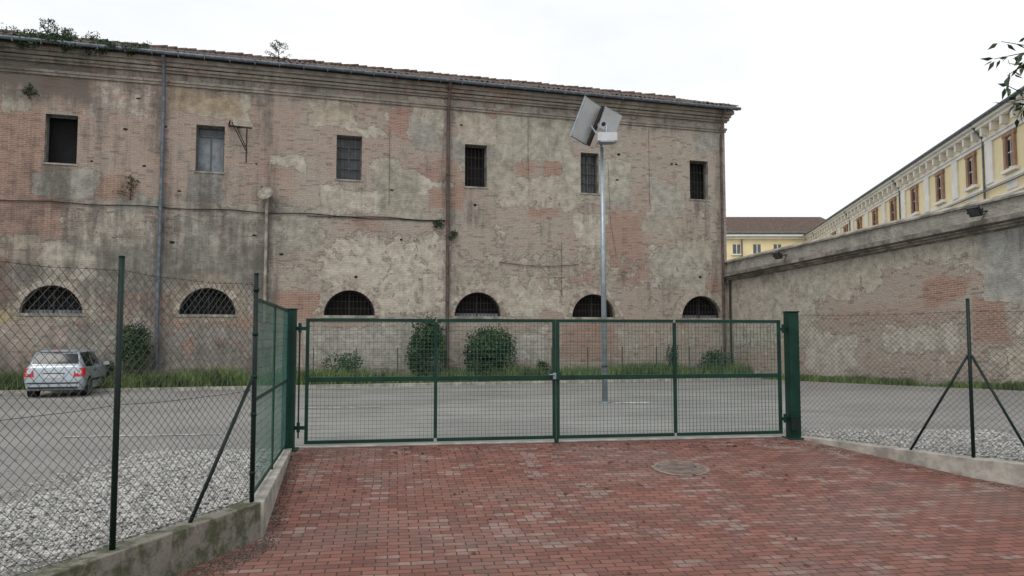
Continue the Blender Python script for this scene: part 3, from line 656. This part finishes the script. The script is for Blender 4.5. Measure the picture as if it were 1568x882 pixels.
# ------------------------------------------------------------------ gate
gate=empty('metal_gate')
mb=MB()
for u in (-.06,8.965):
    mb.fbox(GA,u-.1,u+.1,-.1,.1,-.2,2.33,0); mb.fbox(GA,u-.115,u+.115,-.115,.115,2.332,2.355,0)
    mb.fbox(GA,u-.16,u+.16,-.16,.16,.0,.035,0)
o=mb.obj('gate_posts',[M_green],gate); md=o.modifiers.new('b','BEVEL'); md.width=.008; md.segments=2
def leaf(name,u0,u1,mid):
    mb=MB(); t=.056; D=.025
    z0,z1,zm=.10,2.19,1.17
    mb.fbox(GA,u0,u0+t,-D,D,z0,z1,0); mb.fbox(GA,u1-t,u1,-D,D,z0,z1,0); mb.fbox(GA,mid-t/2,mid+t/2,-D,D,z0+t,z1-t,0)
    for z,h in ((z0,t),(zm-.04,.075),(z1-t,t)):
        mb.fbox(GA,u0+t,mid-t/2,-D+.002,D-.002,z,z+h,0); mb.fbox(GA,mid+t/2,u1-t,-D+.002,D-.002,z,z+h,0)
    o=mb.obj(name+'_frame',[M_green],gate); md=o.modifiers.new('b','BEVEL'); md.width=.005; md.segments=2
    mb=MB()
    n=int((u1-u0-2*t)/.066)
    for i in range(1,n):
        u=u0+t+(u1-u0-2*t)*i/n; mb.fbox(GA,u-.002,u+.002,-.006,.006,z0+t,z1-t,0)
    z=z0+t+.05
    while z<z1-t:
        k=6
        for i in range(k): a=u0+t+(u1-u0-2*t)*i/k; mb.tube(GA(a,.0,z),GA(a+(u1-u0-2*t)/k,0,z),.0032,4,0,caps=False)
        z+=.066
    mb.obj(name+'_infill',[M_mesh],gate)
leaf('left_leaf',.20,4.475,2.37); leaf('right_leaf',4.487,8.74,6.68)
mb=MB()
mb.fbox(GA,4.41,4.56,.028,.06,1.13,1.26,0); mb.fbox(GA,4.415,4.47,.061,.07,1.14,1.25,2); mb.tube(GA(4.44,.08,1.22),GA(4.34,.10,1.22),.012,8,2); mb.fbox(GA,4.45,4.52,-.02,.03,.03,.098,0)
for u in (.10,8.80):
    for z in (.3,1.95): mb.tube(GA(u,0,z),GA(u,0,z+.16),.028,8,0); mb.fbox(GA,u-.07,u+.10,-.012,.012,z+.04,z+.10,0)
mb.tube(GA(.10,0,.2),GA(.10,0,2.1),.014,8,0); mb.fbox(GA,8.82,8.98,.105,.20,.18,.42,1)
mb.obj('lock_and_hinges',[M_green,M_greend,M_galv],gate)

# ------------------------------------------------------------------ fences
def chain(mb,p,q,zb,zt,pitch=.065,r=.0022,m=0,seg=.3):
    p=V((p[0],p[1],0));q=V((q[0],q[1],0)); L=(q-p).length; d=(q-p)/L; H=zt-zb; n=V((-d.y,d.x,0)); st=pitch*math.sqrt(2)
    R=random.Random(int(L*100))
    ph=[R.uniform(0,6.28) for _ in range(6)]
    def P(u,v,o):
        e=min(1,u/.4,(L-u)/.4); e=max(0,e)
        sag=-.035*math.sin(math.pi*u/L)*(v/H)
        bow=e*(.018*math.sin(u*2.1+ph[0])*math.sin(v*1.7+ph[1])+.010*math.sin(u*5+ph[2]+v*2))
        return p+d*u+V((0,0,zb+v+sag+.004*math.sin(u*9+v*7)))+n*(o+bow)
    for sg,off in ((1,.002),(-1,-.002)):
        c=-H if sg>0 else 0
        end=L if sg>0 else L+H
        while c<end:
            if sg>0: u0=max(0,c);u1=min(L,c+H);fv=lambda u:u-c
            else: u0=max(0,c-H);u1=min(L,c);fv=lambda u:c-u
            if u1-u0>.01:
                k=max(1,int((u1-u0)/(seg*.7))); us=[u0+(u1-u0)*i/k for i in range(k+1)]
                pts=[P(u,fv(u),off) for u in us]
                for a,b_ in zip(pts[:-1],pts[1:]): mb.tube(a,b_,r,3,m,caps=False)
            c+=st
    for z in (.02,H*.5,H-.02):
        k=int(L/.4)+1; pts=[P(L*i/k,z,.006) for i in range(k+1)]
        for a,b_ in zip(pts[:-1],pts[1:]): mb.tube(a,b_,r*1.3,4,m,caps=False)
def fpost(mb,x,y,zb,zt,r=.027,m=0):
    mb.tube((x,y,zb),(x,y,zt),r,10,m); mb.tube((x,y,zt),(x,y,zt+.012),r+.006,10,m,r2=r*.5)
lf=empty('chain_link_fence'); mb=MB(); LP=[(-2.90,8.50),(-3.47,6.65),(-4.05,4.77),(-4.63,2.89),(-5.2,1.0),(-5.78,-.85)]
for x,y in LP: fpost(mb,x,y,.0,2.60)
mb.tube((-2.91,8.46,1.42),(-3.19,7.57,.05),.021,8,0)
for z in (.35,1.0,1.42,1.9,2.4): mb.tube((-2.90,8.5,z),(-2.90,8.5,z+.04),.034,10,0)
mb.obj('posts',[M_greend],lf,True)
mb=MB()
for a,b_ in zip(LP[:-1],LP[1:]): chain(mb,a,b_,.08,2.50,r=.0026)
mb.obj('wire_mesh',[M_wire],lf)
mb=MB(); p=V((-2.93,8.60,0)); q=V((-3.70,12.40,0)); L=(q-p).length; d=(q-p).normalized()
FG=lambda u,o,z:p+d*u+V((-d.y,d.x,0))*o+V((0,0,z))
for z in (.10,1.15,2.30): mb.fbox(FG,0,L,-.012,.012,z,z+.035,0)
for u in (0,L/2,L-.04): mb.fbox(FG,u,u+.04,-.015,.015,.06,2.34,0)
for u in np.arange(.06,L,.075): mb.tube(FG(u,0,.12),FG(u,0,2.3),.003,4,1,caps=False)
for z in np.arange(.2,2.3,.11): mb.tube(FG(0,0,z),FG(L,0,z),.003,4,1,caps=False)
mb.obj('grating_panel',[M_green,M_mesh],lf)
rf=empty('chain_link_fence'); mb=MB(); RP=[(5.30,13.95),(7.00,11.53),(8.6,9.9),(10.9,8.75),(13.2,7.6)]
for x,y in RP[1:]: fpost(mb,x,y,0,2.46)
mb.tube((6.99,11.56,1.60),(6.45,12.30,.05),.02,8,0); mb.tube((7.01,11.5,1.60),(7.55,10.97,.05),.02,8,0)
mb.obj('posts',[M_greend],rf,True)
mb=MB()
for a,b_ in zip(RP[:-1],RP[1:]): chain(mb,a,b_,.07,2.30,r=.0026)
mb.obj('wire_mesh',[M_wire],rf)

# ------------------------------------------------------------------ solar street lamp
lp=empty('solar_street_lamp'); mb=MB(); B0=V((2.64,21.5,0))
mb.tube(B0,B0+V((-.03,0,7.35)),.085,14,0,.055); mb.tube(B0,B0+V((0,0,.03)),.17,14,0)
mb.tube(B0+V((0,0,1.0)),B0+V((0,0,1.05)),.09,14,1)
mb.obj('pole',[M_galv,M_bars],lp,True)
mb=MB()
T=B0+V((-.03,0,7.35))
mb.tube(T-V((0,0,.05)),T+V((-.1,.1,.75)),.035,8,2)
def panel(c,a,b_,mats,th=.03):
    a=V(a)*.5; b_=V(b_)*.5; n=a.cross(b_).normalized(); mb.obox(c,a,b_,n*th,mats[0])
    for sg in(-1,1): mb.obox(V(c)+n*(th+.003)*sg,a*.96,b_*.95,n*.002,mats[1] if sg>0 else mats[2])
panel((2.14,21.5,8.13),(.50,.55,-.13),(-.42,.25,-1.10),(1,0,0))
panel((2.44,21.62,8.0),(.06,.10,-.02),(-.42,.22,-1.05),(3,3,3),.04)
panel((2.84,21.4,8.09),(.52,.15,-.24),(-.18,.30,-.52),(2,0,0),.02)
mb.obox((2.72,21.3,7.57),(.28,0,.0),(0,.22,0),(0,0,.12),0); mb.obox((2.72,21.25,7.43),(.2,0,0),(0,.18,0),(0,0,.02),2)
mb.tube((2.72,21.4,7.69),(2.76,21.45,8.0),.03,8,2); mb.tube((2.62,21.2,7.95),(2.62,21.1,7.93),.06,10,3)
mb.tube((2.55,21.5,7.62),(2.3,21.55,8.0),.03,8,2)
mb.obj('solar_panels_and_head',[M_white,M_galv,M_galv,M_bars],lp)

# ------------------------------------------------------------------ car
car=empty('parked_car')
m,nt,b=new_mat('silver_car_paint'); b.inputs['Metallic'].default_value=.45; b.inputs['Roughness'].default_value=.34; b.inputs['Coat Weight'].default_value=.4
tc=N(nt,'ShaderNodeTexCoord'); nt.links.new(mixc(nt,noise(nt,tc.outputs['Object'],3,4),(.38,.43,.48),(.46,.51,.55)),b.inputs['Base Color'])
M_car=m
M_cg=simple('car_glass',(.015,.018,.02),.12,.1,1,bumps=0,spec=.35); M_red=simple('tail_light_red',(.55,.015,.012),.3,.1,2,bumps=0); M_tyre=simple('tyre_rubber',(.02,.02,.02),.85,.2,9); M_hub=simple('wheel_hub',(.30,.31,.32),.4,.1,4,metal=.6,bumps=0); M_plate=simple('number_plate',(.6,.6,.6),.5,.05,2,bumps=0)
hd=V((-.28,.96,0)).normalized(); hr=V((hd.y,-hd.x,0)); CB=V((-14.05,23.15,0))
CA=lambda l,w,z:CB+hd*l+hr*w+V((0,0,z))
ST=[(.00,.66,.30,.76,.50,.77,.66,.70,.80,.64,.86,.60,.87),
    (.03,.72,.24,.80,.50,.80,.68,.76,.86,.68,.93,.64,.95),
    (.10,.75,.22,.82,.52,.815,.70,.785,.90,.68,1.00,.64,1.03),
    (.26,.77,.20,.825,.54,.82,.72,.79,.92,.63,1.28,.58,1.34),
    (.36,.77,.20,.825,.55,.82,.72,.79,.93,.60,1.37,.54,1.41),
    (.60,.77,.20,.825,.55,.82,.72,.795,.93,.60,1.38,.53,1.43),
    (1.3,.77,.20,.825,.55,.82,.72,.795,.92,.61,1.40,.53,1.46),
    (2.0,.77,.20,.825,.55,.82,.72,.795,.91,.60,1.38,.52,1.43),
    (2.25,.77,.20,.825,.55,.82,.72,.795,.91,.585,1.33,.50,1.38),
    (2.95,.77,.20,.825,.55,.81,.72,.785,.89,.68,.96,.60,.98),
    (3.05,.77,.20,.82,.55,.80,.70,.76,.86,.66,.92,.58,.94),
    (3.6,.75,.22,.80,.52,.77,.62,.70,.76,.62,.81,.54,.82),
    (3.82,.70,.25,.75,.48,.72,.58,.64,.66,.56,.69,.5,.70),
    (3.88,.66,.30,.70,.45,.66,.50,.60,.55,.52,.57,.45,.58)]
mb=MB(); rings=[]
for t in ST:
    l=t[0]; pr=[(t[i],t[i+1]) for i in range(1,13,2)]
    pts=pr+[(-w,z) for w,z in pr[::-1]]
    rings.append([mb.vert(CA(l,w,z)) for w,z in pts])
n=12
for k in range(len(ST)-1):
    a,b_=rings[k],rings[k+1]
    for i in range(n):
        j=(i+1)%n; mt=0
        if i in(3,7) and 4<=k<=7: mt=1
        if i==5 and k in (2,): mt=1
        if i==5 and k==8: mt=1
        mb.face((a[i],a[j],b_[j],b_[i]),mt)
mb.face(rings[0][::-1],0); mb.face(rings[-1],0)
me_o=mb.obj('body',[M_car,M_cg],car,True)
md=me_o.modifiers.new('b','BEVEL'); md.width=.03; md.segments=3; md.limit_method='ANGLE'; md.angle_limit=math.radians(25)
mb=MB()
for sg in(-1,1):
    mb.hexa([CA(l,sg*w,z) for l,w,z in ((-.02,.54,.64),(.0,.81,.64),(.20,.84,.66),(.20,.6,.66),(.008,.56,.90),(.03,.785,.90),(.22,.81,.92),(.22,.6,.92))],1)
    mb.hexa([CA(l,sg*w,z) for l,w,z in ((-.026,.60,.74),(-.006,.76,.74),(.0,.76,.74),(-.0,.6,.74),(-.018,.60,.78),(.0,.76,.78),(.01,.76,.78),(.01,.6,.78))],4)
    for l in (.72,3.2):
        c=CA(l,sg*.74,.30); ax=hr*sg
        mb.tube(c-ax*.10,c+ax*.085,.30,28,2); mb.tube(c+ax*.087,c+ax*.095,.19,18,3); mb.tube(c+ax*.02,c+ax*.098,.06,10,3)
        for q in range(6):
            t=q*math.pi/3; e=hd*math.cos(t)+V((0,0,math.sin(t))); mb.obox(c+ax*.097+e*.11,e*.09,ax.cross(e)*.018,ax*.004,2)
        mb.tube(c-ax*.12,c+ax*.088,.345,24,5)
    mb.obox(CA(2.45,sg*.93,.98),hd*.05,hr*.09,V((0,0,.06)),0)
    for l in (1.25,2.2): mb.hexa([CA(l,sg*.795,.90),CA(l+.07,sg*.795,.90),CA(l+.07,sg*.81,.90),CA(l,sg*.81,.90),CA(l-.03,sg*.60,1.37),CA(l+.04,sg*.60,1.37),CA(l+.04,sg*.62,1.37),CA(l-.03,sg*.62,1.37)],0)
    mb.obox(CA(1.35,sg*.825,.80),hd*.09,hr*.012,V((0,0,.015)),5); mb.obox(CA(1.9,sg*.832,.50),hd*.85,hr*.012,V((0,0,.03)),5)
mb.obox(CA(-.03,0,.44),hd*.05,hr*.72,V((0,0,.10)),0); mb.obox(CA(-.045,0,.45),hd*.045,hr*.70,V((0,0,.02)),5); mb.obox(CA(-.035,0,.31),hd*.04,hr*.66,V((0,0,.03)),5)
mb.obox(CA(-.012,0,.67),hd*.012,hr*.26,V((0,0,.06)),4); mb.obox(CA(.015,0,.82),hd*.014,hr*.05,V((0,0,.05)),3)
mb.obox(CA(-.01,0,.745),hd*.016,hr*.30,V((0,0,.012)),5)
mb.tube(CA(.11,.0,1.04),CA(.17,-.33,1.12),.010,6,5); mb.obox(CA(.36,0,1.42),hd*.08,hr*.50,V((0,0,.018)),0); mb.obox(CA(.275,0,1.40),hd*.01,hr*.12,V((0,0,.01)),1)
mb.tube(CA(.05,-.4,.25),CA(-.04,-.4,.25),.03,10,3)
mb.obj('trim_wheels_and_lights',[M_car,M_red,M_tyre,M_hub,M_plate,M_black],car)

# ------------------------------------------------------------------ yellow barracks
yb=empty('yellow_barracks_building'); yp=V((29.6,42.5,0)); yd=(V((40.9,102.5,0))-yp).normalized(); yn=V((-yd.y,yd.x,0))
YA=lambda s,d,z:yp+yd*s+yn*d+V((0,0,z))
mb=MB(); S0,S1=-22,61
mb.fbox(YA,S0,S1,-12,0,-.2,14.4,0)
for z0,z1,d,mt in ((14.2,14.42,.12,1),(14.42,14.6,.2,1),(15.15,15.35,.6,1),(15.352,15.55,.8,1)): mb.fbox(YA,S0,S1,.003,d,z0,z1,mt)
mb.fbox(YA,S0,S1,.001,.14,14.602,15.148,0)
mb.tube(YA(S0,.92,15.60),YA(S1,.92,15.60),.10,8,3)
mb.hexa([YA(S0,.85,15.56),YA(S1,.85,15.56),YA(S1,-6,15.56),YA(S0,-6,15.56),YA(S0,.85,15.62),YA(S1,.85,15.62),YA(S1,-6,17.6),YA(S0,-6,17.6)],4)
mb.fbox(YA,S0,S1,.002,.06,11.35,11.55,1); mb.fbox(YA,S0,S1,.002,.10,10.45,10.6,1)
s=S0
while s<S1: mb.fbox(YA,s,s+.30,.142,.55,14.62,15.145,1); s+=1.4
k=0; s=2.0-5.6*4
while s<S1-1:
    for q in(-1,1): mb.fbox(YA,s+q*.55-.16,s+q*.55+.16,.001,.16,11.9,13.9,5)
    mb.fbox(YA,s-.8,s+.8,.001,.18,13.902,14.12,5)
    mb.fbox(YA,s-.38,s+.38,.001,.020,12.1,13.7,6); mb.fbox(YA,s-.02,s+.02,.021,.035,12.1,13.7,1); mb.fbox(YA,s-.38,s+.38,.021,.034,12.9,12.95,1)
    mb.fbox(YA,s-.95,s+.95,.002,.26,11.70,11.895,1)
    mb.fbox(YA,s-.7,s+.7,.002,.05,10.7,11.3,1)
    mb.fbox(YA,s+2.8-.5,s+2.8+.5,.002,.12,11.56,14.19,1)
    mb.fbox(YA,s-.6,s+.6,.002,.05,6.3,8.9,1); mb.fbox(YA,s-.45,s+.45,.051,.06,6.4,8.8,6)
    if k%3==1: mb.tube(YA(s+3.5,.16,1),YA(s+3.5,.16,14.6),.07,8,7); mb.tube(YA(s+3.5,.16,14.6),YA(s+3.5,.8,15.5),.07,8,7)
    k+=1; s+=5.6
mb.tube(YA(S0,.18,11.15),YA(S1,.18,11.15),.05,6,7)
mb.obj('side_wing',[M_yellow,M_cream,M_stone,M_pipeg,M_tile,M_tan,M_dark,M_pipeg],yb)
mb=MB()
mb.box(12,47,102.5,113,-.2,15.6,0)
mb.box(12,47,102.2,102.497,15.1,15.45,1); mb.box(12,47,101.8,102.497,15.452,15.75,1); mb.tube((12,101.75,15.9),(44,101.75,15.9),.14,8,3)
mb.hexa([(12,101.7,15.76),(47,101.7,15.76),(47,113.4,15.76),(12,113.4,15.76),(12,101.7,15.84),(47,101.7,15.84),(44.5,107.5,19.0),(12,107.5,19.0)],2)
x=14
while x<44: mb.box(x-.5,x+.5,102.44,102.497,13.1,14.4,3); mb.box(x-.7,x+.7,102.3,102.497,12.9,13.08,1); mb.box(x-.05,x+.05,102.4,102.43,13.1,14.4,1); x+=2.8
mb.box(12,47,102.42,102.497,12.2,12.4,1)
mb.tube((31.5,102.3,1),(31.5,102.3,15.4),.1,8,3)
mb.obj('rear_wing',[M_yellow,M_cream,M_tile,M_pipeg],yb)

# ------------------------------------------------------------------ tree at right (mostly out of frame)
mb=MB(); R=random.Random(3); base=V((9.6,9.2,-.1))
trunk=[base,base+V((-.05,.05,1.5)),base+V((-.2,0,3.0)),base+V((-.3,.1,4.2)),base+V((-.2,.2,5.6))]
for i,(a,b_) in enumerate(zip(trunk[:-1],trunk[1:])): mb.tube(a,b_,.14-.03*i,10,1,.11-.03*i)
def leaves_on(a,b_,n,sz=.14):
    for i in range(n):
        t=R.uniform(.1,1.05); x=a.lerp(b_,t); e=V((R.gauss(-.2,.7),R.gauss(0,.6),R.gauss(-.5,.6))).normalized(); f=e.cross(V((R.gauss(0,1),R.gauss(0,1),R.gauss(0,1)))).normalized(); s=sz*R.uniform(.7,1.2)
        x2=x+e*s*.25; g=e.cross(f)*s*.05
        mb.poly([x2,x2+e*s*.35+f*s*.2+g,x2+e*s,x2+e*s*.35-f*s*.2+g],0)
P1=V((7.4,9.1,4.2)); P2=V((7.6,9.2,5.1)); P3=V((6.6,9.1,5.45))
for (a,b_) in ((trunk[2],P1),(P1,V((6.35,9.0,4.80))),(trunk[3],P2),(P2,P3)): mb.tube(a,b_,.03,6,1,.012)
for a,b_,k in ((P3,V((6.0,9.0,5.50)),10),(P3,V((5.9,9.0,5.28)),14),(P3,V((6.02,8.95,5.05)),12),(V((6.35,9.0,4.8)),V((5.98,8.95,4.95)),9),(V((6.35,9.0,4.8)),V((6.0,8.95,4.72)),10),(V((6.35,9.0,4.8)),V((6.12,8.95,4.55)),8)):
    mb.tube(a,b_,.008,5,1,.004); leaves_on(a,b_,k)
for i in range(26):
    a=trunk[3].lerp(trunk[4],R.random()); th_=R.uniform(0,6.28); q=a+V((math.cos(th_)*1.3+.5,math.sin(th_)*1.4,R.uniform(-.4,1.6)))
    mb.tube(a,q,.025,5,1,.008); leaves_on(a,q,60)
    for j in range(3):
        c_=a.lerp(q,R.uniform(.5,1)); w=c_+V((R.gauss(0,.35),R.gauss(0,.4),R.gauss(0,.4))); mb.tube(c_,w,.01,4,1,.004); leaves_on(c_,w,25)
mb.obj('cherry_tree',[M_leaf2,M_bark])
mb=MB(); R=random.Random(8)
for i in range(190):
    u=R.uniform(.3,8.6); d=R.choice([R.uniform(.05,.6),R.uniform(.1,3),R.uniform(.3,8)]); p=GA(u,d,0)
    if not inpoly(np.array(p.x),np.array(p.y),PAVE): continue
    z=float(pavez(p.x,p.y))+.026; s=R.uniform(.02,.06); a=R.uniform(0,6.28); e=V((math.cos(a),math.sin(a),0)); f=V((-e.y,e.x,0)); p=V((p.x,p.y,z))
    mb.poly([p-e*s,p-f*s*.4+V((0,0,.012)),p+e*s+V((0,0,.01)),p+f*s*.4+V((0,0,.015))])
mb.obj('fallen_leaves',[M_deadleaf])

# ------------------------------------------------------------------ world, sun, camera
w=bpy.data.worlds.new('World'); scene.world=w; w.use_nodes=True; nt=w.node_tree; bg=nt.nodes['Background']
sky=N(nt,'ShaderNodeTexSky',sky_type='NISHITA'); sky.sun_disc=False; sky.sun_elevation=math.radians(52); sky.sun_rotation=math.radians(200); sky.dust_density=2
tc=N(nt,'ShaderNodeTexCoord'); n1=noise(nt,mapping(nt,tc.outputs['Generated'],(1,1,2.5)),1.6,5,.55)
cl=mixc(nt,sstep(nt,n1,.35,.7),(9.3,9.75,10.3),(11.5,11.6,11.7))
c=mixc(nt,.93,sky.outputs[0],cl); nt.links.new(c,bg.inputs[0]); bg.inputs[1].default_value=.1
L=bpy.data.lights.new('sun','SUN'); L.energy=1.25; L.angle=math.radians(22); L.color=(1,.95,.88); so=bpy.data.objects.new('sun',L); scene.collection.objects.link(so)
az=math.radians(200); el=math.radians(52); dirv=V((math.sin(az)*math.cos(el),math.cos(az)*math.cos(el),math.sin(el))); so.rotation_euler=dirv.to_track_quat('Z','Y').to_euler()
cam=bpy.data.cameras.new('camera'); cam.sensor_width=36; cam.lens=36*1150/1568; cam.clip_end=1500; cam.clip_start=.05
co=bpy.data.objects.new('camera',cam); scene.collection.objects.link(co); co.location=(0,0,1.9); co.rotation_euler=(math.radians(90+3.63),0,0); scene.camera=co
scene.view_settings.view_transform='Standard'; scene.view_settings.look='None'; scene.view_settings.exposure=0
